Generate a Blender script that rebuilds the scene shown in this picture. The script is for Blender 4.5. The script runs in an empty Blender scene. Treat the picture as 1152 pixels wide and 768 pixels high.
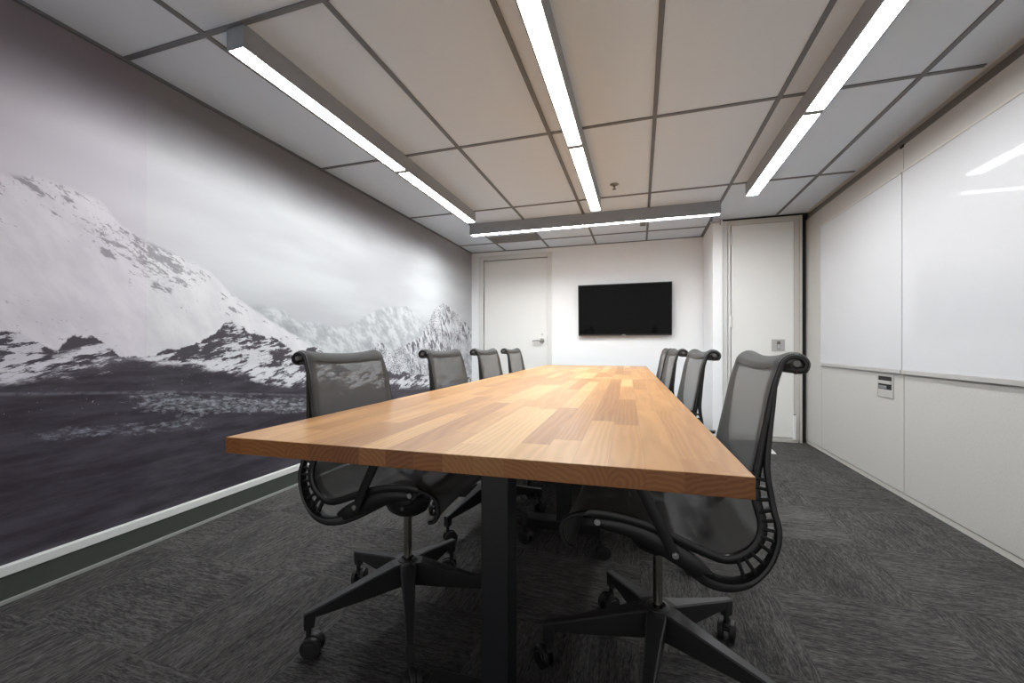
import bpy, bmesh, math, random
from mathutils import Vector, Matrix
random.seed(7)
S = bpy.context.scene
COL = S.collection
PI = math.pi

# ------------------------------------------------------------------ node helpers
class NT:
    def __init__(s, name):
        s.m = bpy.data.materials.new(name); s.m.use_nodes = True
        s.t = s.m.node_tree; s.n = s.t.nodes; s.l = s.t.links
        s.n.clear()
        s.out = s.n.new('ShaderNodeOutputMaterial')
        s.b = s.n.new('ShaderNodeBsdfPrincipled')
        s.l.new(s.b.outputs[0], s.out.inputs[0])
    def put(s, inp, v):
        if isinstance(v, bpy.types.NodeSocket): s.l.new(v, inp)
        elif v is not None:
            if isinstance(v, (tuple, list)) and len(v) == 3 and len(inp.default_value) == 4: v = (*v, 1)
            inp.default_value = v
    def M(s, op, a, b=None, c=None, clamp=False):
        n = s.n.new('ShaderNodeMath'); n.operation = op; n.use_clamp = clamp
        for i, v in enumerate((a, b, c)):
            if v is not None: s.put(n.inputs[i], v)
        return n.outputs[0]
    def add(s, a, b): return s.M('ADD', a, b)
    def sub(s, a, b): return s.M('SUBTRACT', a, b)
    def mul(s, a, b): return s.M('MULTIPLY', a, b)
    def mx(s, a, b): return s.M('MAXIMUM', a, b)
    def mn(s, a, b): return s.M('MINIMUM', a, b)
    def step(s, x, lo, hi, o0=0.0, o1=1.0):
        n = s.n.new('ShaderNodeMapRange'); n.interpolation_type = 'SMOOTHSTEP'
        s.put(n.inputs[0], x); s.put(n.inputs[1], lo); s.put(n.inputs[2], hi); s.put(n.inputs[3], o0); s.put(n.inputs[4], o1)
        return n.outputs[0]
    def xyz(s, v):
        n = s.n.new('ShaderNodeSeparateXYZ'); s.l.new(v, n.inputs[0]); return n.outputs
    def vec(s, x, y, z=0.0):
        n = s.n.new('ShaderNodeCombineXYZ')
        for i, v in enumerate((x, y, z)): s.put(n.inputs[i], v)
        return n.outputs[0]
    def coord(s, k='Object'):
        return s.n.new('ShaderNodeTexCoord').outputs[k]
    def noise(s, v, scale, detail=2, rough=.5, col=False):
        n = s.n.new('ShaderNodeTexNoise'); s.l.new(v, n.inputs['Vector'])
        n.inputs['Scale'].default_value = scale; n.inputs['Detail'].default_value = detail; n.inputs['Roughness'].default_value = rough
        return n.outputs['Color' if col else 'Fac']
    def white(s, v, col=False):
        n = s.n.new('ShaderNodeTexWhiteNoise'); n.noise_dimensions = '3D'; s.l.new(v, n.inputs['Vector'])
        return n.outputs['Color' if col else 'Value']
    def mix(s, f, a, b, mode='MIX'):
        n = s.n.new('ShaderNodeMix'); n.data_type = 'RGBA'; n.blend_type = mode
        s.put(n.inputs[0], f); s.put(n.inputs[6], a); s.put(n.inputs[7], b)
        return n.outputs[2]
    def ramp(s, f, stops):
        n = s.n.new('ShaderNodeValToRGB'); s.l.new(f, n.inputs[0]); e = n.color_ramp.elements
        while len(e) < len(stops): e.new(.5)
        for i, (p, c) in enumerate(stops): e[i].position = p; e[i].color = (*c, 1)
        return n.outputs[0]
    def curve(s, f, pts, x0, x1, z0, z1):
        """piecewise-linear function through pts"""
        mr = s.n.new('ShaderNodeMapRange'); s.put(mr.inputs[0], f); mr.inputs[1].default_value = x0; mr.inputs[2].default_value = x1
        n = s.n.new('ShaderNodeFloatCurve'); s.l.new(mr.outputs[0], n.inputs[1])
        c = n.mapping.curves[0]; n.mapping.use_clip = False
        P = [((x-x0)/(x1-x0), (z-z0)/(z1-z0)) for x, z in pts]
        c.points[0].location = P[0]; c.points[1].location = P[-1]
        for p in P[1:-1]: c.points.new(*p)
        for p in c.points: p.handle_type = 'VECTOR'
        n.mapping.update()
        return s.add(s.mul(n.outputs[0], z1-z0), z0)
    def bump(s, h, strength=.3, dist=.002):
        n = s.n.new('ShaderNodeBump'); n.inputs['Strength'].default_value = strength; n.inputs['Distance'].default_value = dist
        s.l.new(h, n.inputs['Height']); s.l.new(n.outputs[0], s.b.inputs['Normal'])
    def set(s, **k):
        nm = dict(color='Base Color', rough='Roughness', metal='Metallic', spec='Specular IOR Level', coat='Coat Weight', coatr='Coat Roughness',
                  ecol='Emission Color', estr='Emission Strength', alpha='Alpha', sheen='Sheen Weight')
        for a, v in k.items(): s.put(s.b.inputs[nm[a]], v)
        return s

def simple(name, color, rough=.5, metal=0, var=.06, scale=40, **k):
    n = NT(name)
    f = n.noise(n.coord(), scale, 3)
    lo = tuple(c*(1-var) for c in color); hi = tuple(min(1, c*(1+var)) for c in color)
    n.set(color=n.mix(f, lo, hi), rough=rough, metal=metal, **k)
    return n.m

MAT = {}
MAT['wall'] = simple('white_wall_paint', (.88, .885, .89), .55, var=.012, scale=8)
MAT['door'] = simple('door_paint', (.80, .79, .76), .45, var=.01, scale=5)
MAT['door_edge'] = simple('door_frame_paint', (.72, .71, .68), .45, var=.01, scale=5)
MAT['gap'] = simple('dark_gap', (.012, .011, .01), .8)
MAT['ceil'] = simple('ceiling_tile', (.66, .745, .84), .9, var=.012, scale=60)
MAT['grid'] = simple('ceiling_grid_metal', (.135, .145, .16), .5)
MAT['track'] = simple('partition_track', (.13, .12, .11), .4)
MAT['angle'] = simple('ceiling_wall_angle', (.5, .49, .48), .4)
MAT['housing'] = simple('aluminium_light_housing', (.27, .285, .31), .4, .0)
MAT['panel_upper'] = simple('partition_laminate', (.52, .495, .47), .6, var=.02)
MAT['alu'] = simple('anodised_trim', (.52, .50, .48), .35, .5)
MAT['alu_dull'] = simple('beige_metal_trim', (.56, .53, .49), .45, .0)
MAT['chrome'] = simple('chrome', (.62, .61, .58), .18, 1.0, var=.02)
MAT['steel'] = simple('brushed_steel', (.55, .55, .55), .3, 1.0)
MAT['pole'] = simple('gas_lift_steel', (.42, .40, .36), .25, 1.0)
MAT['plastic'] = simple('black_plastic', (.008, .008, .0085), .38)
MAT['plastic2'] = simple('dark_graphite_plastic', (.013, .013, .014), .42)
MAT['base'] = simple('graphite_base', (.021, .021, .022), .36)
MAT['post'] = simple('black_powder_coat', (.010, .011, .013), .42)
MAT['rubber'] = simple('caster_rubber', (.010, .010, .010), .55)
MAT['vent'] = simple('grey_vent_metal', (.20, .20, .20), .5)
MAT['bezel'] = simple('tv_bezel', (.010, .010, .010), .3)
MAT['silver'] = simple('silver_mark', (.5, .47, .47), .4)
MAT['white_plastic'] = simple('white_plastic', (.8, .8, .79), .4)
MAT['base_dark'] = simple('baseboard_grey_green', (.062, .070, .060), .35)
MAT['base_white'] = simple('baseboard_white_ledge', (.72, .73, .71), .4)
MAT['base_mid'] = simple('baseboard_foot_strip', (.30, .31, .29), .45)

n = NT('lamp_diffuser'); n.set(color=(.9, .9, .9), ecol=(.945, .98, 1), estr=50.0)
n.n.new('ShaderNodeTexCoord'); MAT['lamp'] = n.m
n = NT('cross_lamp_diffuser'); n.set(color=(.9, .9, .9), ecol=(.945, .98, 1), estr=150.0); MAT['lamp2'] = n.m
# louvred lamp: a row of small bright cells
n = NT('lamp_louvre'); x, y, z = n.xyz(n.coord())
c = n.M('FRACT', n.mul(x, 62.0))
cell = n.mul(n.step(c, .15, .3), n.step(c, .7, .85, 1.0, 0.0))
n.set(color=(.6, .6, .6), ecol=(.945, .98, 1), estr=n.add(n.mul(cell, 55.0), 2.5)); MAT['louvre'] = n.m

n = NT('tv_screen'); n.set(color=(.003, .003, .003), rough=n.step(n.noise(n.coord(), 3), 0, 1, .05, .07), spec=.12); MAT['screen'] = n.m
n = NT('whiteboard_enamel'); n.set(color=n.mix(n.noise(n.coord(), 2), (.57, .57, .58), (.59, .59, .60)), rough=.05, spec=.25); MAT['board'] = n.m
# lower partition panels: speckled wallcovering
n = NT('partition_vinyl'); co = n.coord()
f = n.noise(co, 90, 4, .7)
n.set(color=n.ramp(f, [(.25, (.46, .44, .41)), (.52, (.50, .48, .45)), (.8, (.54, .52, .49))]), rough=.7); n.bump(f, .15, .001); MAT['panel'] = n.m

# carpet tiles: quarter-turned, with stretched dark dashes
n = NT('carpet_tile'); x, y, z = n.xyz(n.coord())
T = .5
cx = n.M('FLOOR', n.mul(x, 1/T)); cy = n.M('FLOOR', n.mul(n.add(y, .13), 1/T))
par = n.M('MODULO', n.M('ABSOLUTE', n.add(cx, cy)), 2.0)
par = n.step(par, .4, .6)
def stretch(a, b, s1, s2, off):
    return n.vec(n.mul(a, s1), n.mul(b, s2), off)
cellr = n.white(n.vec(cx, cy, 3.0))
# u runs along the dashes, v across
def blend(f, a, b): return n.add(n.mul(a, n.sub(1.0, f)), n.mul(b, f))
u = blend(par, x, y); v = blend(par, y, x)
wob = n.mul(n.sub(n.noise(n.vec(n.mul(x, 5.0), n.mul(y, 5.0), 1.0), 1.0, 2), .5), .02)
v = n.add(v, wob)
fine = n.noise(n.vec(n.mul(u, 42.0), n.mul(v, 230.0), n.mul(cellr, 9.0)), 1.0, 3, .65)
mid = n.noise(n.vec(n.mul(u, 11.0), n.mul(v, 95.0), n.mul(cellr, 5.0)), 1.0, 3, .6)
big = n.noise(n.vec(n.mul(u, 2.0), n.mul(v, 5.0), n.mul(cellr, 20.0)), 1.0, 3, .6)
pile = n.noise(n.coord(), 420, 2)
t = n.add(n.add(n.mul(fine, .46), n.mul(mid, .30)), n.add(n.mul(big, .12), n.mul(pile, .12)))
t = n.add(t, n.mul(n.sub(cellr, .5), .04))
n.set(color=n.ramp(t, [(.38, (.020, .0185, .0175)), (.47, (.046, .044, .042)), (.54, (.082, .079, .075)), (.66, (.135, .130, .124))]), rough=.95, spec=.15)
n.bump(t, .9, .004); MAT['carpet'] = n.m

# butcher block: solid staves, rings show on end faces, grain on the top
n = NT('butcher_block'); x, y, z = n.xyz(n.coord())
W = .065
row = n.M('FLOOR', n.mul(x, 1/W))
r1 = n.white(n.vec(row, 1.7, 0.3)); 
ln = n.add(.50, n.mul(r1, .28))
yy = n.M('DIVIDE', n.add(y, n.mul(r1, 7.3)), ln)
seg = n.M('FLOOR', yy)
idv = n.vec(row, seg, 5.0)
ra = n.white(idv); rc = n.xyz(n.white(idv, True))
lx = n.sub(n.sub(n.mul(x, 1/W), row), .5)
dx = n.add(n.mul(lx, W), n.mul(n.sub(rc[0], .5), .16))
dz = n.add(z, n.add(.02, n.mul(rc[1], .16)))
yd = n.mul(y, n.mul(n.sub(rc[2], .5), .06))
dz = n.add(dz, yd)
rad = n.M('SQRT', n.add(n.mul(dx, dx), n.mul(dz, dz)))
warp = n.noise(n.vec(n.mul(x, 14.0), n.mul(y, 2.2), n.add(n.mul(z, 14.0), n.mul(ra, 40.0))), 1.0, 3, .5)
ring = n.M('SINE', n.add(n.mul(rad, 640.0), n.mul(warp, 17.0)))
ring = n.add(n.mul(ring, .5), .5)
fib = n.noise(n.vec(n.mul(x, 260.0), n.mul(y, 5.0), n.mul(z, 260.0)), 1.0, 3, .6)
blot = n.noise(n.vec(n.mul(x, 9.0), n.mul(y, 2.5), n.mul(ra, 30.0)), 1.0, 2)
basec = n.ramp(ra, [(.0, (.38, .165, .048)), (.3, (.50, .235, .075)), (.55, (.58, .29, .098)), (.8, (.66, .365, .135)), (1.0, (.74, .455, .185))])
geo = n.n.new('ShaderNodeNewGeometry')
g = n.xyz(geo.outputs['Normal'])
side = n.step(n.M('ABSOLUTE', g[2]), .3, .7, 1.0, 0.0)           # upright faces: shade on the table edge is put into the colour
k = n.add(n.mul(n.sub(ring, .5), n.add(.13, n.mul(side, .12))), n.add(n.mul(n.sub(fib, .5), .22), n.mul(n.sub(blot, .5), .30)))
colr = n.mix(n.step(k, -.3, .3), n.mix(.38, basec, (.20, .075, .022)), n.mix(.22, basec, (.85, .56, .29)))
colr = n.mix(side, colr, (.46, .33, .25), 'MULTIPLY')
ex = n.M('ABSOLUTE', lx)
ey = n.M('ABSOLUTE', n.sub(n.sub(yy, seg), .5))
joint = n.mx(n.step(ex, .488, .498), n.step(ey, .4975, .4992))
colr = n.mix(n.mul(joint, .28), colr, (.16, .07, .025))
n.set(color=colr, rough=n.step(fib, .2, .8, .30, .42), spec=.35, coat=.08, coatr=.2); MAT['wood'] = n.m
n.bump(fib, .04, .001)

# chair mesh: woven, partly see-through; hem strip is a denser weave (attribute 'hem')
def mesh_mat(name, hem):
    n = NT(name)
    f = n.noise(n.coord(), 900, 1)
    colr = n.mix(f, (.085, .085, .082), (.13, .13, .126)) if not hem else n.mix(f, (.055, .055, .053), (.085, .085, .082))
    n.set(color=colr, rough=.6, spec=.3, sheen=.1)
    tr = n.n.new('ShaderNodeBsdfTransparent'); ms = n.n.new('ShaderNodeMixShader')
    tl = n.n.new('ShaderNodeBsdfTranslucent'); tl.inputs[0].default_value = (.10, .10, .098, 1)
    m2 = n.n.new('ShaderNodeMixShader'); m2.inputs[0].default_value = .3
    n.l.new(n.b.outputs[0], m2.inputs[1]); n.l.new(tl.outputs[0], m2.inputs[2])
    n.l.new(tr.outputs[0], ms.inputs[1]); n.l.new(m2.outputs[0], ms.inputs[2])
    ms.inputs[0].default_value = .95 if hem else .76
    n.l.new(ms.outputs[0], n.out.inputs[0])
    return n.m
MAT['mesh'] = mesh_mat('chair_mesh_weave', False)
MAT['hem'] = mesh_mat('chair_mesh_hem', True)

# mural: printed black-and-white mountain photograph on the wall
def mural():
    n = NT('mountain_mural_print')
    _, y, z = n.xyz(n.coord())
    P = n.vec(y, z, 0.0)
    nA = n.noise(P, 7, 8, .6); nB = n.noise(P, 26, 6, .6); nC = n.noise(n.vec(y, z, 7.0), 2.2, 5, .55)
    nF = n.noise(n.vec(y, z, 3.0), 75, 5, .65)
    a0 = n.sub(nA, .5); b0 = n.sub(nB, .5)
    X0, X1 = -1.4, 5.5
    def ridge(pts, jag=.03):
        c = n.curve(y, [(X0, pts[0][1])]+pts+[(X1, pts[-1][1])], X0, X1, 0, 2)
        return n.add(c, n.add(n.mul(a0, jag*1.6), n.mul(b0, jag)))
    r_big = ridge([(-.3, 1.2), (.5, 1.52), (.89, 1.6), (1.0, 1.625), (1.19, 1.6), (1.26, 1.52), (1.36, 1.465), (1.58, 1.41), (1.68, 1.37), (1.78, 1.28), (1.92, 1.2), (2.05, 1.13), (2.3, 1.02), (2.5, .9), (3.0, .7)], .02)
    r_far = ridge([(1.6, 1.0), (1.8, 1.2), (2.0, 1.22), (2.17, 1.205), (2.3, 1.12), (2.41, 1.155), (2.53, 1.12), (2.7, 1.11), (2.91, 1.18), (3.25, 1.32), (3.72, 1.37), (4.0, 1.26), (4.23, 1.22)], .02)
    r_rk = ridge([(2.6, .5), (2.95, .80), (3.1, .93), (3.25, 1.0), (3.4, .88), (3.55, .96), (3.75, .99), (3.95, 1.06), (4.1, 1.18), (4.23, 1.36), (4.40, 1.45), (4.52, 1.47), (4.7, 1.44), (4.96, 1.37), (5.1, 1.30), (5.3, 1.22)], .075)
    r_hill = ridge([(-.6, .95), (.5, 1.05), (.84, 1.02), (.94, 1.01), (1.0, .96), (1.045, .90), (1.07, .96), (1.10, 1.0), (1.17, 1.0), (1.22, .97), (1.26, .91), (1.36, .90), (1.46, .93), (1.54, .955), (1.62, .97), (1.70, 1.03), (1.76, 1.10), (1.83, 1.095), (1.93, 1.02), (2.12, 1.0), (2.2, .97), (2.3, .84), (2.36, .93), (2.45, .95), (2.6, .84), (2.9, .74), (3.4, .72), (4.2, .62), (5.3, .55)], .055)
    r_gnd = ridge([(-.6, .84), (.89, .82), (1.1, .83), (1.35, .87), (1.51, .86), (1.8, .80), (2.03, .72), (2.32, .66), (3.5, .55), (5.3, .42)], .03)
    # sky
    sky = n.mix(n.step(n.noise(n.vec(n.mul(y, .5), n.mul(z, 2.0), 2.0), 1.6, 3), .35, .7), (.44, .45, .47), (.53, .545, .555))
    sky = n.mix(n.step(y, .4, 2.2, .6, 0.0), sky, (.64, .595, .65))  # mauve tint, also lightened near the camera in place of missing lamp light
    # sky colour darkens towards the top edge, less so at the far end
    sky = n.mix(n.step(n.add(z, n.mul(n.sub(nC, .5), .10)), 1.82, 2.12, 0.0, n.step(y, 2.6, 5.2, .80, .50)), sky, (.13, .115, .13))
    # far white range
    d = n.sub(r_far, z)
    rockf = n.step(n.add(nF, n.mul(nB, .6)), .83, .93)
    fs = n.noise(n.vec(n.add(n.mul(y, 9.0), n.mul(z, 7.0)), n.mul(z, 9.0), 5.0), 1.0, 8, .7)
    far = n.mix(n.step(fs, .44, .60), (.38, .395, .41), (.56, .575, .585))
    far = n.mix(n.mul(n.step(n.add(n.mul(fs, -1.0), n.mul(n.sub(nC, .5), .3)), -.42, -.36), .7), far, (.30, .30, .32))
    c = n.mix(n.step(d, -.008, .03), sky, far)
    # big snow mountain with thin diagonal rock scars
    d = n.sub(r_big, z)
    dg = n.add(n.mul(y, .55), z)                       # constant along the fall of the right shoulder
    sc = n.noise(n.vec(n.mul(n.sub(n.mul(y, .9), n.mul(z, .6)), 8.0), n.mul(dg, 20.0), 1.0), 1.0, 8, .74)
    reg = n.noise(n.vec(y, z, 11.0), 3.2, 3)
    prox = n.step(d, .0, .40, .045, -.03)
    scar = n.step(n.add(n.add(sc, n.mul(n.sub(reg, .5), .45)), prox), .575, .625)
    speck = n.step(n.add(n.add(nF, n.mul(n.sub(reg, .5), .5)), prox), .645, .70)
    scar = n.mx(scar, n.mul(speck, .8))
    fl = n.noise(n.vec(n.mul(n.add(y, n.mul(z, .5)), 7.0), n.mul(z, 4.0), 6.0), 1.0, 7, .65)
    snow = n.mix(n.step(fl, .35, .65), (.60, .59, .615), (.70, .695, .71))
    big = n.mix(n.mul(scar, .72), snow, (.16, .15, .17))
    c = n.mix(n.step(d, -.004, .022), c, big)
    # jagged rocky peaks on the right
    d = n.sub(r_rk, z)
    st = n.noise(n.vec(n.add(n.mul(y, 22.0), n.mul(z, 9.0)), n.mul(z, 8.0), 2.0), 1.0, 8, .72)
    rk = n.mix(n.step(st, .46, .54), (.085, .08, .095), (.60, .61, .63))
    rk2 = n.mix(n.step(n.add(nF, n.mul(nA, .4)), .62, .74), (.12, .115, .13), (.62, .63, .65))
    rk = n.mix(n.step(reg, .42, .55), rk, rk2)
    c = n.mix(n.step(d, -.003, .008), c, rk)
    # low dark hills streaked with snow
    d = n.sub(r_hill, z)
    streak = n.noise(n.vec(n.mul(n.add(y, n.mul(z, .6)), 6.5), n.mul(n.sub(z, n.mul(y, .22)), 27.0), 4.0), 1.0, 9, .74)
    patch = n.noise(n.vec(y, z, 17.0), 5.5, 3)
    sn = n.step(n.add(streak, n.mul(n.sub(patch, .5), .75)), .515, .555)
    hill = n.mix(sn, (.060, .053, .065), (.60, .60, .625))
    c = n.mix(n.step(d, -.004, .006), c, hill)
    # snow tongues under the hills
    ton = n.sub(n.curve(y, [(X0, .88), (.89, .88), (1.1, .93), (1.25, .985), (1.5, .93), (1.8, .86), (2.3, .78), (X1, .4)], X0, X1, 0, 2), z)
    ts = n.step(n.add(streak, n.mul(n.sub(patch, .5), .2)), .47, .52)
    c = n.mix(n.mul(n.mul(n.step(ton, -.02, .02), n.step(ton, .03, .10, 1.0, .1)), n.mul(ts, .9)), c, (.66, .66, .69))
    # dark ground
    d = n.sub(r_gnd, z)
    soil = n.mix(n.step(n.noise(n.vec(n.mul(y, 3.0), n.mul(z, 16.0), 9.0), 1.0, 6, .65), .35, .7), (.036, .031, .040), (.078, .071, .086))
    c = n.mix(n.step(d, -.01, .02), c, soil)
    # thin pale shoreline and the rapids
    ln_ = n.M('ABSOLUTE', n.sub(z, n.curve(y, [(X0, .80), (.89, .775), (1.5, .72), (2.4, .60), (5.5, .40)], X0, X1, 0, 2)))
    c = n.mix(n.mul(n.step(ln_, .002, .010, .5, 0.0), n.step(nB, .35, .6)), c, (.20, .20, .23))
    fro = n.noise(n.vec(n.mul(n.add(y, n.mul(z, .6)), 20.0), n.mul(z, 48.0), 8.0), 1.0, 9, .82)
    def band(pts, wd, yl, yh, thr, f=.8):
        cc = n.curve(y, [(X0, pts[0][1])]+pts+[(X1, pts[-1][1])], X0, X1, 0, 2)
        dd = n.M('ABSOLUTE', n.sub(n.add(z, n.mul(a0, .08)), cc))
        w = n.mul(n.step(dd, wd*.3, wd, 1.0, 0.0), n.mul(n.step(y, yl, yl+.3), n.step(y, yh-.3, yh, 1.0, 0.0)))
        return n.mul(n.step(n.add(fro, n.mul(n.sub(w, 1.0), .30)), thr-.04, thr+.16), f)
    c = n.mix(band([(1.3, .70), (1.6, .64), (1.9, .60), (2.4, .53)], .10, 1.10, 2.75, .47), c, (.44, .46, .50))
    c = n.mix(band([(.9, .60), (1.2, .58), (1.5, .545)], .05, .78, 1.78, .49), c, (.33, .35, .39))
    c = n.mix(band([(1.4, .60), (1.6, .55), (1.72, .5)], .07, 1.3, 1.85, .48), c, (.36, .38, .42))
    c = n.mix(n.mul(n.step(nF, .66, .70), n.mul(n.step(z, .55, .7), n.step(d, 0, .02))), c, (.45, .46, .5))
    # the first strip of the print is a touch more mauve
    c = n.mix(n.step(y, 1.366, 1.370, 1.0, 0.0), c, (.975, .93, .975), 'MULTIPLY')
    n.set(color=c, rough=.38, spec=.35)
    return n.m
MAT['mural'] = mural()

# ------------------------------------------------------------------ mesh helpers
def obj(name, bm, mat, parent=None, smooth=False, bevel=0, loc=None):
    me = bpy.data.meshes.new(name)
    bmesh.ops.recalc_face_normals(bm, faces=bm.faces)
    bm.to_mesh(me); bm.free()
    for m in (mat if isinstance(mat, (list, tuple)) else [mat]): me.materials.append(m)
    if smooth:
        for p in me.polygons: p.use_smooth = True
        me.set_sharp_from_angle(angle=math.radians(40))
    o = bpy.data.objects.new(name, me); COL.objects.link(o)
    if parent: o.parent = parent
    if loc: o.location = loc
    if bevel:
        b = o.modifiers.new('bevel', 'BEVEL'); b.width = bevel; b.segments = 2; b.limit_method = 'ANGLE'; b.angle_limit = math.radians(40)
    return o
def B(*boxes):
    bm = bmesh.new()
    for b in boxes: box(bm, *b)
    return bm
def box(bm, x0, x1, y0, y1, z0, z1):
    v = [bm.verts.new((x, y, z)) for x in (x0, x1) for y in (y0, y1) for z in (z0, z1)]
    for f in ((0,1,3,2),(4,6,7,5),(0,4,5,1),(2,3,7,6),(0,2,6,4),(1,5,7,3)): bm.faces.new([v[i] for i in f])
def cyl(bm, p, axis, r, h, r2=None, seg=24):
    """cylinder centred at p"""
    m = Matrix.Translation(p) @ Vector((0,0,1)).rotation_difference(Vector(axis).normalized()).to_matrix().to_4x4()
    bmesh.ops.create_cone(bm, cap_ends=True, segments=seg, radius1=r, radius2=r if r2 is None else r2, depth=h, matrix=m)
def lathe(bm, prof, seg=28, c=(0,0,0)):
    rings = []
    for r, z in prof:
        rings.append([bm.verts.new((c[0]+r*math.cos(2*PI*i/seg), c[1]+r*math.sin(2*PI*i/seg), c[2]+z)) for i in range(seg)])
    for a, b in zip(rings, rings[1:]):
        for i in range(seg): bm.faces.new((a[i], a[(i+1)%seg], b[(i+1)%seg], b[i]))
    bm.faces.new(rings[0]); bm.faces.new(rings[-1])
def smooth_path(pts, k=6):
    """Catmull-Rom through pts (any dimension tuple)"""
    P = [Vector(p) for p in pts]; P = [P[0]*2-P[1]] + P + [P[-1]*2-P[-2]]
    out = []
    for i in range(1, len(P)-2):
        for j in range(k):
            t = j/k
            out.append(.5*((2*P[i]) + (P[i+1]-P[i-1])*t + (2*P[i-1]-5*P[i]+4*P[i+1]-P[i+2])*t*t + (3*P[i]-P[i-1]-3*P[i+1]+P[i+2])*t**3))
    out.append(P[-2]); return out
def sweep(bm, pts, wa, wb, ref=(0,1,0), seg=10, sq=.6):
    """pts 3D path; section half-size wa in the plane normal to ref, wb along ref; numbers or lists"""
    n_ = len(pts); rings = []
    for i, p in enumerate(pts):
        t = (pts[min(i+1, n_-1)] - pts[max(i-1, 0)]).normalized()
        r = Vector(ref); r = (r - t*r.dot(t)).normalized(); nn = t.cross(r)
        a = wa[i] if isinstance(wa, list) else wa; b = wb[i] if isinstance(wb, list) else wb
        ring = []
        for j in range(seg):
            th = 2*PI*(j+.5)/seg; c, s_ = math.cos(th), math.sin(th)
            ring.append(bm.verts.new(p + nn*(a*math.copysign(abs(c)**sq, c)) + r*(b*math.copysign(abs(s_)**sq, s_))))
        rings.append(ring)
    for a, b in zip(rings, rings[1:]):
        for j in range(seg): bm.faces.new((a[j], a[(j+1)%seg], b[(j+1)%seg], b[j]))
    bm.faces.new(rings[0]); bm.faces.new(rings[-1])
def empty(name, loc=(0,0,0), rz=0):
    o = bpy.data.objects.new(name, None); COL.objects.link(o); o.location = loc; o.rotation_euler = (0,0,rz); o.empty_display_size = .1
    return o
def tag(o, label, cat, group=None):
    o['label'] = label; o['category'] = cat
    if group: o['group'] = group
    return o
def struct(o): o['kind'] = 'structure'; return o
def kids(o): return [c for c in list(COL.objects) if c.parent == o]
def copy_tree(o, parent=None):
    c = o.copy(); COL.objects.link(c)
    if parent: c.parent = parent
    for ch in kids(o): copy_tree(ch, c)
    return c

# ------------------------------------------------------------------ room (metres, camera over the origin)
XL, XR, YF, H, YB = -2.26, 1.575, 5.37, 2.27, -1.3
JX, JY = .727, 4.70          # return wall and its front face
struct(obj('floor', B((XL-.1, XR+.3, YB-.1, YF+.1, -.05, 0)), MAT['carpet']))
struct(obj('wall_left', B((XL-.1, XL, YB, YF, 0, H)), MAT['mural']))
wf = struct(obj('wall_far', B((XL-.1, -2.078, YF, YF+.1, 0, H), (-1.171, JX, YF, YF+.1, 0, H), (-2.078, -1.171, YF, YF+.1, 2.147, H)), MAT['wall']))
struct(obj('wall_return', B((JX, JX+.092, JY, YF+.1, 0, H)), MAT['wall'], bevel=.004))
#struct(obj('wall_back', B((XL-.1, XR+.3, YB-.1, YB, 0, H)), MAT['wall']))
ceil = struct(obj('ceiling', B((XL-.1, XR+.3, YB-.1, YF+.1, H, H+.05)), MAT['ceil']))
gx = [-1.752, -1.146, -.533, .083, .705, 1.31]; gy = [-1.16, .056, 1.276, 2.497, 3.717, 4.94]
bm = bmesh.new(); w = .0115
for i, x in enumerate(gx):
    box(bm, x-w, x+w, YB, (JY+.03 if x > JX else (JY if abs(x-.705) < .01 else YF)), H-.006, H+.001)
box(bm, .705-w, .705+w+.01, JY, YF, H-.006, H+.001)
for y in gy:
    box(bm, XL, JX if y > JY else XR-.03, y-w, y+w, H-.0055, H+.001)
box(bm, XL, XL+.014, YB, YF, H-.012, H+.001)
box(bm, XL, JX, YF-.012, YF, H-.008, H+.001)
obj('grid', bm, MAT['grid'], ceil)['label'] = 'dark grey metal grid between the ceiling tiles'

# left baseboard: flat dark band with white ledge above and pale foot strip
bb = struct(obj('baseboard_left', B((XL, XL+.022, YB, YF, .016, .103)), MAT['base_dark']))
obj('ledge', B((XL, XL+.026, YB, YF, .103, .140)), MAT['base_white'], bb, bevel=.003)
obj('foot_strip', B((XL, XL+.027, YB, YF, 0, .016)), MAT['base_mid'], bb, bevel=.002)
bf = struct(obj('baseboard_far', B((XL+.03, -2.15, YF-.012, YF, 0, .1), (-1.11, JX, YF-.012, YF, 0, .1)), MAT['base_white'], bevel=.002))

# door in the far wall
d1 = struct(obj('door_1', B((-2.074, -1.175, YF+.012, YF+.055, .008, 2.143)), MAT['door'], bevel=.002))
fr = obj('frame', B((-2.146, -2.078, YF-.012, YF+.09, 0, 2.21), (-1.171, -1.112, YF-.012, YF+.09, 0, 2.21), (-2.078, -1.171, YF-.012, YF+.09, 2.147, 2.21)), MAT['door_edge'], d1, bevel=.003)
for z in (.28, 1.05, 1.86):
    bm = bmesh.new(); cyl(bm, (-2.076, YF+.004, z), (0,0,1), .008, .10); obj('hinge', bm, MAT['steel'], d1, True)
bm = bmesh.new(); cyl(bm, (-1.245, YF+.004, 1.03), (0,1,0), .033, .014); cyl(bm, (-1.245, YF-.025, 1.03), (0,1,0), .011, .055)
sweep(bm, smooth_path([(-1.245, YF-.05, 1.03), (-1.29, YF-.055, 1.032), (-1.365, YF-.05, 1.028)], 4), .010, .007)
hd = obj('handle', bm, MAT['chrome'], d1, True)
bm = bmesh.new(); cyl(bm, (-1.245, YF+.007, 1.115), (0,1,0), .012, .012); obj('key_cylinder', bm, MAT['steel'], d1, True)
obj('strike_plate', B((-1.178, -1.170, YF-.006, YF+.02, .97, 1.10)), MAT['steel'], d1)

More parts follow.
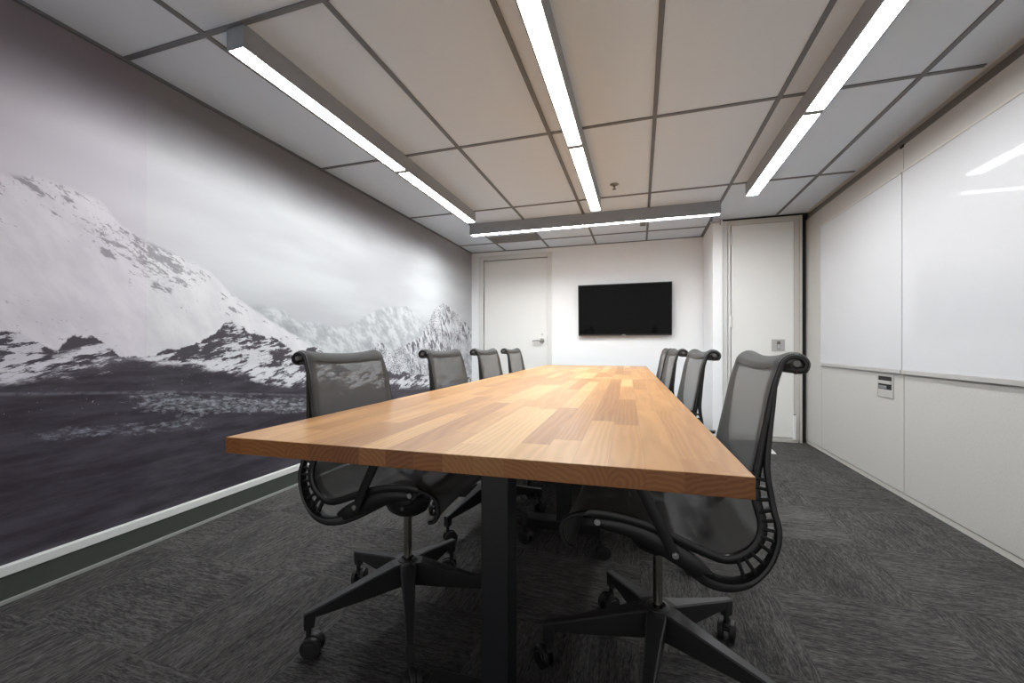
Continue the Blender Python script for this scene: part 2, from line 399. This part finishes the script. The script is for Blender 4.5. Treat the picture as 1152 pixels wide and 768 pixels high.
# pocket door unit beside the return wall
DY = 4.73
d2 = struct(obj('door_2', B((.905, 1.462, DY, DY+.05, .045, 2.198)), MAT['door'], bevel=.003))
obj('jamb', B((.822, .868, DY-.01, DY+.07, 0, 2.25), (.872, .898, DY-.003, DY+.06, 0, 2.25)), MAT['door_edge'], d2, bevel=.003)
obj('stile', B((1.464, 1.508, DY-.004, DY+.06, .02, 2.25), (1.510, 1.532, DY-.012, DY+.06, .0, 2.25)), MAT['alu_dull'], d2, bevel=.002)
obj('header', B((.869, 1.53, DY-.006, DY+.06, 2.20, 2.25)), MAT['alu_dull'], d2, bevel=.002)
obj('threshold', B((.869, 1.50, DY-.008, DY+.05, .0, .04)), MAT['alu_dull'], d2, bevel=.002)
for z in (.35, 1.21, 2.05):
    bm = bmesh.new(); cyl(bm, (.902, DY-.008, z), (0,0,1), .010, .115); obj('hinge', bm, MAT['door_edge'], d2, True)
pl = obj('pull_plate', B((1.268, 1.385, DY-.006, DY, .905, 1.025)), MAT['alu'], d2, bevel=.003)
obj('pull_slot', B((1.315, 1.345, DY-.0075, DY-.005, .925, 1.005)), MAT['track'], pl)
obj('slot_cover', B((1.318, 1.342, DY-.010, DY-.007, .93, .975)), MAT['steel'], pl)
obj('floor_bolt', B((1.452, 1.475, DY-.028, DY-.004, .03, .275)), MAT['white_plastic'], d2, bevel=.003)
obj('bolt_cap', B((1.455, 1.472, DY-.030, DY-.006, .275, .282)), MAT['track'], d2)
struct(obj('gap_shade_2', B((.819, XR+.3, DY+.07, DY+.12, 0, H), (1.533, XR+.01, DY+.03, DY+.07, 0, H), (.822, XR, DY-.005, DY+.05, 2.252, 2.268)), MAT['gap']))  # near-black sheets that put the shade of the door gaps into the colour
# small curtain-track hardware at the head of the return wall
tr = tag(obj('track_bracket', B((.70, .80, JY-.03, JY-.012, 2.225, 2.245), (.79, .80, JY-.035, JY-.001, 2.205, 2.262)), MAT['alu'], bevel=.002), 'small metal bracket at the ceiling on the corner of the white return wall', 'bracket')

# right-hand operable partition
wr = struct(empty('wall_right', (XR, 0, 0)))
ys = [YB, .74, 1.957, 3.176, 4.39, 4.765]
for a, b in zip(ys, ys[1:]):
    p = obj('panel', B((0, .07, a+.003, b-.003, .034, 2.205)), MAT['panel'], wr, bevel=.003)
    if .7 < a < 4.3:
        obj('upper_facing', B((-.0012, 0, a+.003, b-.003, 2.04, 2.205)), MAT['panel_upper'], p)
obj('backing', B((.062, .15, YB, 4.78, 0, 2.26)), MAT['gap'], wr)
obj('floor_seal', B((.004, .06, YB, 4.765, 0, .030)), MAT['alu_dull'], wr)
obj('ceiling_track', B((.012, .08, YB, 4.765, 2.208, H)), MAT['track'], wr)
obj('ceiling_angle', B((-.018, .014, YB, 4.70, H-.010, H+.001)), MAT['angle'], wr)
for y in (3.176, 1.957): obj('seam_latch', B((-.006, .01, y-.004, y+.028, 2.195, 2.212)), MAT['gap'], wr)
for i, (a, b) in enumerate(((3.18, 4.388), (1.960, 3.172))):
    r = empty('whiteboard', (XR, (a+b)/2, .78)); hw = (b-a)/2
    tag(r, ('white gloss board on the right wall, farther one beside the corner', 'white gloss board on the right wall, nearer one with lamp reflections')[i], 'whiteboard', 'whiteboards on the partition wall')
    obj('writing_surface', B((-.010, -.0005, -hw, hw, .026, 1.255)), MAT['board'], r, bevel=.001)
    obj('marker_ledge', B((-.018, -.0005, -hw, hw, 0, .026)), MAT['alu'], r, bevel=.002)
    obj('top_rail', B((-.014, -.0005, -hw, hw, 1.255, 1.268)), MAT['alu_dull'], r, bevel=.002)
    if i == 0: obj('end_rail', B((-.012, -.0005, hw, hw+.008, .0, 1.268)), MAT['alu_dull'], r)
# recessed handle box under the far whiteboard
hb = empty('handle_box', (XR, 3.375, .69)); tag(hb, 'square recessed metal handle box in the right wall below the boards', 'handle box')
obj('plate', B((-.006, -.0005, -.095, .095, -.078, -.068), (-.006, -.0005, -.095, .095, .062, .078), (-.006, -.0005, -.095, -.080, -.068, .062), (-.006, -.0005, .080, .095, -.068, .062), (-.005, -.0005, -.08, .08, -.068, -.025)), MAT['alu'], hb, bevel=.001)
obj('recess', B((-.003, -.0005, -.08, .08, -.025, .062)), MAT['gap'], hb)
obj('flap', B((-.010, -.003, -.078, .078, .012, .034)), MAT['alu'], hb, bevel=.002)
obj('latch', B((-.006, -.003, -.02, .076, -.02, .0)), MAT['vent'], hb)

# TV
tv = empty('television', (-.188, YF-.020, 1.415)); tv.rotation_euler = (math.radians(3.2), 0, 0); tag(tv, 'flat black television mounted on the white far wall', 'television')
obj('screen', B((-.552, .552, -.0615, -.060, -.305, .312)), MAT['screen'], tv)
obj('bezel', B((-.562, .562, -.060, -.030, -.322, .322), (-.562, .562, -.064, -.060, .312, .322), (-.562, .562, -.064, -.060, -.322, -.305), (-.562, -.552, -.064, -.06, -.305, .312), (.552, .562, -.064, -.06, -.305, .312)), MAT['bezel'], tv, bevel=.001)
obj('rear_cover', B((-.45, .45, -.030, -.012, -.26, .20)), MAT['bezel'], tv)
obj('wall_mount', B((-.25, .25, -.012, .010, -.13, .13)), MAT['steel'], tv)
obj('badge', B((-.022, .022, -.0652, -.064, -.317, -.309)), MAT['silver'], tv)

# ------------------------------------------------------------------ lamps
def lamp_y(x, y0, label):
    r = empty('linear_light', (x, y0, H)); L = 2.48
    tag(r, label, 'ceiling light', 'long ceiling lights')
    hw = .046; zb = -.096
    obj('housing', B((-hw, hw, .003, L-.003, zb+.012, -.0), (-hw, -hw+.007, .003, L-.003, zb, zb+.012), (hw-.007, hw, .003, L-.003, zb, zb+.012)), MAT['housing'], r)
    obj('end_cap', B((-hw, hw, 0, .003, zb, 0)), MAT['housing'], r); obj('end_cap', B((-hw, hw, L-.003, L, zb, 0)), MAT['housing'], r)
    obj('diffuser', B((-hw+.007, hw-.007, .004, 1.220, zb+.0015, zb+.012)), MAT['lamp'], r)
    obj('diffuser', B((-hw+.007, hw-.007, 1.260, L-.004, zb+.0015, zb+.012)), MAT['lamp'], r)
    obj('joint_cover', B((-hw+.007, hw-.007, 1.220, 1.260, zb-.003, zb+.012)), MAT['vent'], r)
lamp_y(-1.587, 1.279, 'long grey ceiling light nearest the mountain mural')
lamp_y(-.375, 1.279, 'long glowing ceiling light in the middle, above the table')
lamp_y(.868, 1.279, 'long grey ceiling light nearest the whiteboards')
r = empty('cross_light', (-.523, 4.10, H)); tag(r, 'long grey ceiling light running crosswise before the far wall', 'ceiling light')
L2 = 1.222; zb = -.112
obj('housing', B((-L2, L2, 0, .09, zb+.018, 0), (-L2, L2, 0, .024, zb, zb+.018), (-L2, L2, .084, .09, zb, zb+.018)), MAT['housing'], r)
obj('diffuser', B((-L2+.004, -.006, .024, .084, zb+.013, zb+.018)), MAT['lamp2'], r)
obj('louvre', B((.006, L2-.004, .024, .084, zb+.013, zb+.018)), MAT['louvre'], r)
obj('end_cap', B((-L2-.003, -L2, 0, .09, zb, 0)), MAT['housing'], r); obj('end_cap', B((L2, L2+.003, 0, .09, zb, 0)), MAT['housing'], r)

# air vent behind the cross light
v = empty('air_vent', (-1.455, 4.79, H)); tag(v, 'dark grey slatted air vent in the ceiling near the door', 'air vent')
obj('frame', B((-.30, .30, -.145, -.128, -.008, 0), (-.30, .30, .128, .145, -.008, 0), (-.30, -.283, -.128, .128, -.008, 0), (.283, .30, -.128, .128, -.008, 0)), MAT['vent'], v)
bm = bmesh.new()
for i in range(12):
    y = -.115+i*.021
    vs = [bm.verts.new(p) for p in ((-.283, y, -.001), (.283, y, -.001), (.283, y+.013, -.009), (-.283, y+.013, -.009), (-.283, y, -.003), (.283, y, -.003), (.283, y+.013, -.011), (-.283, y+.013, -.011))]
    for f in ((0,1,2,3),(7,6,5,4),(0,4,5,1),(3,2,6,7),(0,3,7,4),(1,5,6,2)): bm.faces.new([vs[k] for k in f])
obj('slats', bm, MAT['vent'], v)
obj('duct', B((-.283, .283, -.128, .128, -.0008, 0)), MAT['gap'], v)
s_ = empty('slot_diffuser', (.035, 4.5, H)); tag(s_, 'narrow grey slot diffuser in the ceiling behind the cross light', 'air diffuser')
obj('frame', B((-.030, -.022, -.2, .2, -.006, 0), (.022, .03, -.2, .2, -.006, 0), (-.022, .022, -.2, -.192, -.006, 0), (-.022, .022, .192, .2, -.006, 0)), MAT['vent'], s_)
obj('slot', B((-.022, .022, -.192, .192, -.002, 0)), MAT['vent'], s_)
# sprinkler
sp = empty('sprinkler', (-.196, 3.44, H)); tag(sp, 'small dark fire sprinkler head on the ceiling between two lights', 'sprinkler')
bm = bmesh.new(); lathe(bm, [(.036, 0), (.036, -.003), (.018, -.010), (.010, -.012)]); obj('escutcheon', bm, MAT['vent'], sp, True)
bm = bmesh.new(); lathe(bm, [(.008, -.01), (.008, -.022), (.004, -.026), (.004, -.036), (.016, -.038), (.016, -.040)], 20); obj('head', bm, MAT['track'], sp, True)
# white stopper on the carpet
wd = obj('door_stop', bmesh.new(), MAT['white_plastic'])
bm = bmesh.new(); vs = [bm.verts.new(p) for p in ((-.035,-.045,0),(.035,-.045,0),(.035,.045,0),(-.035,.045,0),(-.02,-.03,.06),(.02,-.035,.02),(.02,.035,.02),(-.02,.03,.06))]
for f in ((3,2,1,0),(4,5,6,7),(0,1,5,4),(1,2,6,5),(2,3,7,6),(3,0,4,7)): bm.faces.new([vs[k] for k in f])
bmesh.ops.recalc_face_normals(bm, faces=bm.faces); bm.to_mesh(wd.data); bm.free(); wd.location = (1.125, 4.22, 0)
tag(wd, 'small white wedge on the carpet in front of the pocket door', 'door stop')

# ------------------------------------------------------------------ table
TR = math.radians(1.6)
def table(y0, y1, posts, label):
    # every table is placed by its own near edge on the shared centre line
    r = empty('conference_table', (-.380-math.sin(TR)*y0, .751+math.cos(TR)*y0, 0), TR)
    tag(r, label, 'table', 'conference tables end to end')
    L = y1-y0
    bm = B((-.5635, .5635, 0, L, -.038, 0))
    o = obj('tabletop', bm, MAT['wood'], r, bevel=.0018); o.location = (0, 0, .735)
    for py in posts:
        q = py-y0
        obj('leg', B((.006, .077, q, q+.085, .05, .685)), MAT['post'], r, bevel=.003)
        obj('foot', B((-.162, .245, q, q+.085, 0, .05)), MAT['post'], r, bevel=.004)
        obj('top_plate', B((-.20, .20, q+.01, q+.08, .685, .697)), MAT['post'], r)
    return r
table(0, 2.062, (.21, 1.35), 'long wooden butcher block table with black T legs, nearest the camera')
table(2.064, 4.06, (2.50, 3.66), 'second wooden butcher block table continuing towards the television')

# ------------------------------------------------------------------ chair (local: +x forward, z up)
prof = [(.207, .452), (.224, .458), (.237, .485), (.231, .515), (.205, .534), (.16, .542), (.11, .541), (.05, .532), (0, .518), (-.05, .500), (-.095, .483), (-.135, .474), (-.17, .487), (-.192, .520), (-.200, .560), (-.190, .605), (-.187, .650), (-.196, .70), (-.209, .77), (-.224, .85), (-.238, .898), (-.246, .918), (-.262, .929), (-.280, .926), (-.290, .914), (-.285, .901), (-.271, .899)]
prof = [((x-.008, z) if (x < -.15 and z > .50) else (x, z)) for x, z in prof]
def halfw(z, x):
    if x > -.1: return .222
    t = max(0, min(1, (z-.50)/.42)); return .222 - .026*t
PR = smooth_path([(x, 0, z) for x, z in prof], 5)
NP = len(PR)
iseat = next(i for i, p in enumerate(PR) if p.x < -.185)     # where seat turns into back
outer = [(.01, .462, .05), (-.03, .447, .11), (-.065, .432, .18), (-.10, .422, .222), (-.14, .424, .236), (-.18, .440, .236), (-.213, .475, .234), (-.232, .520, .232), (-.236, .560, .230), (-.228, .598, .227), (-.216, .632, .225), (-.211, .665, .224), (-.210, .70, .221), (-.217, .76, .214), (-.226, .825, .207), (-.232, .865, .202), (-.234, .88, .201)]

def make_chair():
    r = empty('conference_chair')
    # --- mesh: seat and backrest sheets, curved between the rails
    NX = 24
    def sheet(name, i0, i1):
        bm = bmesh.new(); rows = []
        for i in range(i0, i1+1):
            p = PR[i]; t = (PR[min(i+1, NP-1)]-PR[max(i-1, 0)]).normalized(); nn = Vector((t.z, 0, -t.x))
            hw = halfw(p.z, p.x); s_amt = .014 if p.x < -.1 else .010
            if p.z > .90 and p.x < -.2: s_amt = .006
            wrap = max(0, min(1, (p.z-.56)/.08)) if p.x < -.15 else 0
            hw += .013*wrap
            row = []
            for j in range(NX+1):
                q = -1+2*j/NX; off = s_amt*(1-q*q)
                edge = max(0, (abs(q)-.90)/.10)
                d = nn*-off + nn*(.0125*wrap*(1-edge*edge*.8))
                zz = -.010*(1-q*q) if (p.z > .90 and p.x < -.2) else 0
                row.append(bm.verts.new((p.x+d.x, q*hw, p.z+d.z+zz)))
            rows.append(row)
        for a, (ra_, rb_) in enumerate(zip(rows, rows[1:])):
            for j in range(NX):
                f = bm.faces.new((ra_[j], ra_[j+1], rb_[j+1], rb_[j]))
                zc = PR[i0+a].z; xc = PR[i0+a].x
                f.material_index = 1 if (j in (0, 1, NX-2, NX-1) or (xc < -.2 and zc > .885) or xc > .19) else 0
        return obj(name, bm, [MAT['mesh'], MAT['hem']], r, True)
    sheet('seat', 0, iseat); sheet('backrest', iseat, NP-1)
    # --- rails, spines, ribs
    OUT = smooth_path([(x-(.007 if z > .6 else 0), y, z) for x, z, y in outer], 5)
    for s in (-1, 1):
        rail = [Vector((p.x, s*(halfw(p.z, p.x)+.004), p.z)) for p in PR]
        wa = []
        for p in PR:
            if p.x < -.12 and p.z < .64: wa.append(.010)
            elif p.z > .88 and p.x < -.2: wa.append(.0065)
            elif p.x < -.15: wa.append(.0095-.003*max(0, min(1, (p.z-.7)/.2)))
            elif -.13 < p.x < .17: wa.append(.011)
            else: wa.append(.0055)
        bm = bmesh.new(); sweep(bm, rail, wa, .007, seg=8)
        obj('side_rail', bm, MAT['plastic'], r, True)
        sp_ = [Vector((p.x, s*p.y, p.z)) for p in OUT]
        n_ = len(sp_); wa2 = []; wb2 = []
        for i, p in enumerate(sp_):
            f = i/(n_-1)
            wa2.append(.019 if f < .12 else .019-(f-.12)/.22*.0125 if f < .34 else .0065 if f < .78 else .0065-(f-.78)*.022)
            wb2.append(.020 if f < .3 else .020-(f-.3)*.035 if f < .6 else .0095-(f-.6)*.005)
        bm = bmesh.new(); sweep(bm, sp_, wa2, wb2, seg=10); o = obj('spine', bm, MAT['plastic2'], r, True)
        # ribs joining spine and rail
        bm = bmesh.new()
        for k in range(11):
            f = k/10
            po = sp_[int(n_*(.30+.37*f))]
            # nearest rail point
            pi_ = min((p for p in rail if p.x < -.08 and p.z < .72), key=lambda p: (p-po).length)
            sweep(bm, [po+(pi_-po)*t for t in (0, .5, 1)], .0042, .009, seg=6)
        obj('ribs', bm, MAT['plastic2'], r)['label'] = 'row of short black ribs'
        # scroll caps
        bm = bmesh.new(); cyl(bm, (-.278, s*.203, .913), (0,1,0), .007, .014, seg=16); 
        obj('scroll_pin', bm, MAT['vent'], r, True)
        # screws
        for (x, z, yy) in ((-.028, .476, .248), (.148, .524, .2335)):
            bm = bmesh.new(); cyl(bm, (x, s*yy, z), (0,1,0), .0075, .004, seg=16); cyl(bm, (x, s*(yy+.001), z), (0,1,0), .0035, .005, seg=10)
            obj('screw', bm, MAT['steel'], r, True)
        # seat bracket running rail -> pivot -> spine heel
        bm = bmesh.new(); sweep(bm, smooth_path([(.15, s*.222, .520), (.06, s*.222, .508), (-.028, s*.222, .470), (-.07, s*.224, .448), (-.10, s*.222, .43)], 4), [.010+.012*math.sin(PI*min(1, i/16)*.85+.1) for i in range(17)], .009, seg=8)
        obj('bracket', bm, MAT['plastic'], r, True)
        # ribbon armrest: up from the pivot, rolled over, back to the upright
        arm = smooth_path([(-.028, s*.242, .468), (.0, s*.243, .530), (.035, s*.244, .600), (.062, s*.246, .652), (.055, s*.248, .679), (.02, s*.248, .682), (-.06, s*.247, .678), (-.12, s*.244, .674), (-.16, s*.236, .672), (-.186, s*.228, .672)], 5)
        na = len(arm)
        bm = bmesh.new(); sweep(bm, arm, [.013 if i < na*.42 else .005 for i in range(na)], [.0055 if i < na*.38 else .0055+.014*math.sin(min(1, (i-na*.38)/(na*.2))*PI/2) if i < na*.85 else .010 for i in range(na)], seg=8)
        obj('armrest', bm, MAT['plastic'], r, True)
    # cross bars under the seat, behind the top roll
    bm = bmesh.new(); sweep(bm, smooth_path([(.150, -.222, .520), (.11, -.14, .478), (.08, 0, .455), (.11, .14, .478), (.150, .222, .520)], 5), .010, .012, seg=8)
    obj('seat_cross_bar', bm, MAT['plastic2'], r, True)
    bm = bmesh.new(); sweep(bm, [Vector((-.276, -.195+.039*i, .909-.008*(1-((i-5)/5)**2))) for i in range(11)], .0075, .0075, ref=(0,0,1), seg=8, sq=1)
    obj('top_bar', bm, MAT['plastic2'], r, True)
    # tilt housing
    bm = bmesh.new(); lathe(bm, [(.020, .366), (.038, .370), (.056, .384), (.066, .408), (.068, .440), (.062, .460), (.045, .470)], 28)
    bmesh.ops.scale(bm, vec=(1.25, 1, 1), verts=bm.verts)
    obj('tilt_housing', bm, MAT['plastic2'], r, True)
    bm = bmesh.new(); sweep(bm, smooth_path([(.07, -.05, .448), (.085, -.12, .452), (.09, -.18, .46)], 4), .006, .006, seg=8, sq=1)
    obj('tilt_lever', bm, MAT['plastic'], r, True)
    # gas lift
    bm = bmesh.new(); cyl(bm, (0, 0, .305), (0,0,1), .0135, .22); obj('gas_lift', bm, MAT['pole'], r, True)
    # star base
    bs = empty('star_base'); bs.parent = r
    bm = bmesh.new(); lathe(bm, [(.030, .125), (.034, .13), (.036, .20), (.033, .210), (.022, .213), (.019, .208), (.019, .2055)], 30); obj('hub', bm, MAT['base'], bs, True)
    for k in range(5):
        an = k*2*PI/5; ca, sa = math.cos(an), math.sin(an)
        bm = bmesh.new()
        secs = [(.015, .209, .128, .026), (.05, .206, .128, .027), (.12, .187, .122, .021), (.22, .161, .117, .016), (.295, .142, .115, .0135), (.3, .1407, .085, .0133), (.328, .135, .085, .0128)]
        rings = []
        for (rr, zt, zbm, hw) in secs:
            ring = []
            for (yy, zz) in ((-hw, zt-.004), (-hw+.004, zt), (hw-.004, zt), (hw, zt-.004), (hw*.8, zbm), (-hw*.8, zbm)):
                ring.append(bm.verts.new((rr*ca-yy*sa, rr*sa+yy*ca, zz)))
            rings.append(ring)
        for a, b in zip(rings, rings[1:]):
            for j in range(6): bm.faces.new((a[j], a[(j+1)%6], b[(j+1)%6], b[j]))
        bm.faces.new(rings[0]); bm.faces.new(rings[-1])
        leg = obj('leg', bm, MAT['base'], bs)
        # caster as one sub-part: stem, hood, twin wheels
        bm = bmesh.new(); tw = an + (.5, 1.9, -.9, 2.6, .2)[k]
        cx_, cy_ = .314*ca, .314*sa
        ox, oy = math.cos(tw)*.012, math.sin(tw)*.012
        ax = (-math.sin(tw), math.cos(tw), 0)
        cyl(bm, (cx_, cy_, .074), (0,0,1), .008, .03, seg=12)
        for q in (-1, 1):
            c_ = (cx_+ox+ax[0]*q*.0165, cy_+oy+ax[1]*q*.0165, .031)
            cyl(bm, c_, ax, .031, .015, seg=28)
            cyl(bm, (c_[0]+ax[0]*q*.008, c_[1]+ax[1]*q*.008, .031), ax, .020, .004, seg=20)
        cyl(bm, (cx_+ox, cy_+oy, .031), ax, .008, .034, seg=12)
        # hood
        hd_ = []
        for j in range(9):
            th = math.radians(10+j*17); hd_.append(Vector((cx_+ox+math.cos(tw)*.027*math.cos(th), cy_+oy+math.sin(tw)*.027*math.cos(th), .036+.027*math.sin(th))))
        sweep(bm, hd_, .003, .009, ref=ax, seg=6)
        obj('caster', bm, MAT['rubber'], leg, True, bevel=.002)
    return r
def put(r, x, y, rz, phase, label):
    r.location = (x, y, 0); r.rotation_euler = (0, 0, rz)
    for c in kids(r):
        if c.name.startswith('star_base'): c.rotation_euler = (0, 0, math.radians(phase)-rz)
    tag(r, label, 'chair', 'mesh chairs around the tables')
C0 = make_chair()
spots = [
 (.050, 1.25, PI, 46, 'black mesh swivel chair nearest the camera on the whiteboard side'),
 (.016, 2.14, PI+.07, 18, 'black mesh swivel chair, second from the camera on the whiteboard side'),
 (-.038, 2.86, PI+.06, 33, 'black mesh swivel chair, third from the camera on the whiteboard side'),
 (-.048, 3.60, PI+.03, 60, 'black mesh swivel chair farthest from the camera on the whiteboard side'),
 (-.776, 1.27, 0, 14.7, 'black mesh swivel chair nearest the camera on the mural side'),
 (-.799, 2.11, 0, 38, 'black mesh swivel chair, second from the camera on the mural side'),
 (-.815, 2.83, 0, 8, 'black mesh swivel chair, third from the camera on the mural side'),
 (-.835, 3.55, 0, 50, 'black mesh swivel chair farthest from the camera on the mural side'),
]
for i, sp_ in enumerate(spots):
    put(C0 if i == 0 else copy_tree(C0), *sp_)

# ------------------------------------------------------------------ camera, world, colour
w = bpy.data.worlds.new('world'); S.world = w; w.use_nodes = True
w.node_tree.nodes['Background'].inputs[0].default_value = (.9, .9, .88, 1); w.node_tree.nodes['Background'].inputs[1].default_value = .85  # even fill added through the open rear to lift the ceiling
cd = bpy.data.cameras.new('camera'); cam = bpy.data.objects.new('camera', cd); COL.objects.link(cam)
cam.location = (0, 0, .95); cam.rotation_euler = (PI/2, 0, math.radians(17.22))
cd.sensor_fit = 'HORIZONTAL'; cd.sensor_width = 36; cd.lens = 463/1152*36; cd.shift_y = (390-384)/1152; cd.clip_start = .02
S.camera = cam
S.view_settings.view_transform = 'Standard'; S.view_settings.look = 'None'; S.view_settings.gamma = 1; S.view_settings.use_curve_mapping = False
S.view_settings.exposure = 0.12
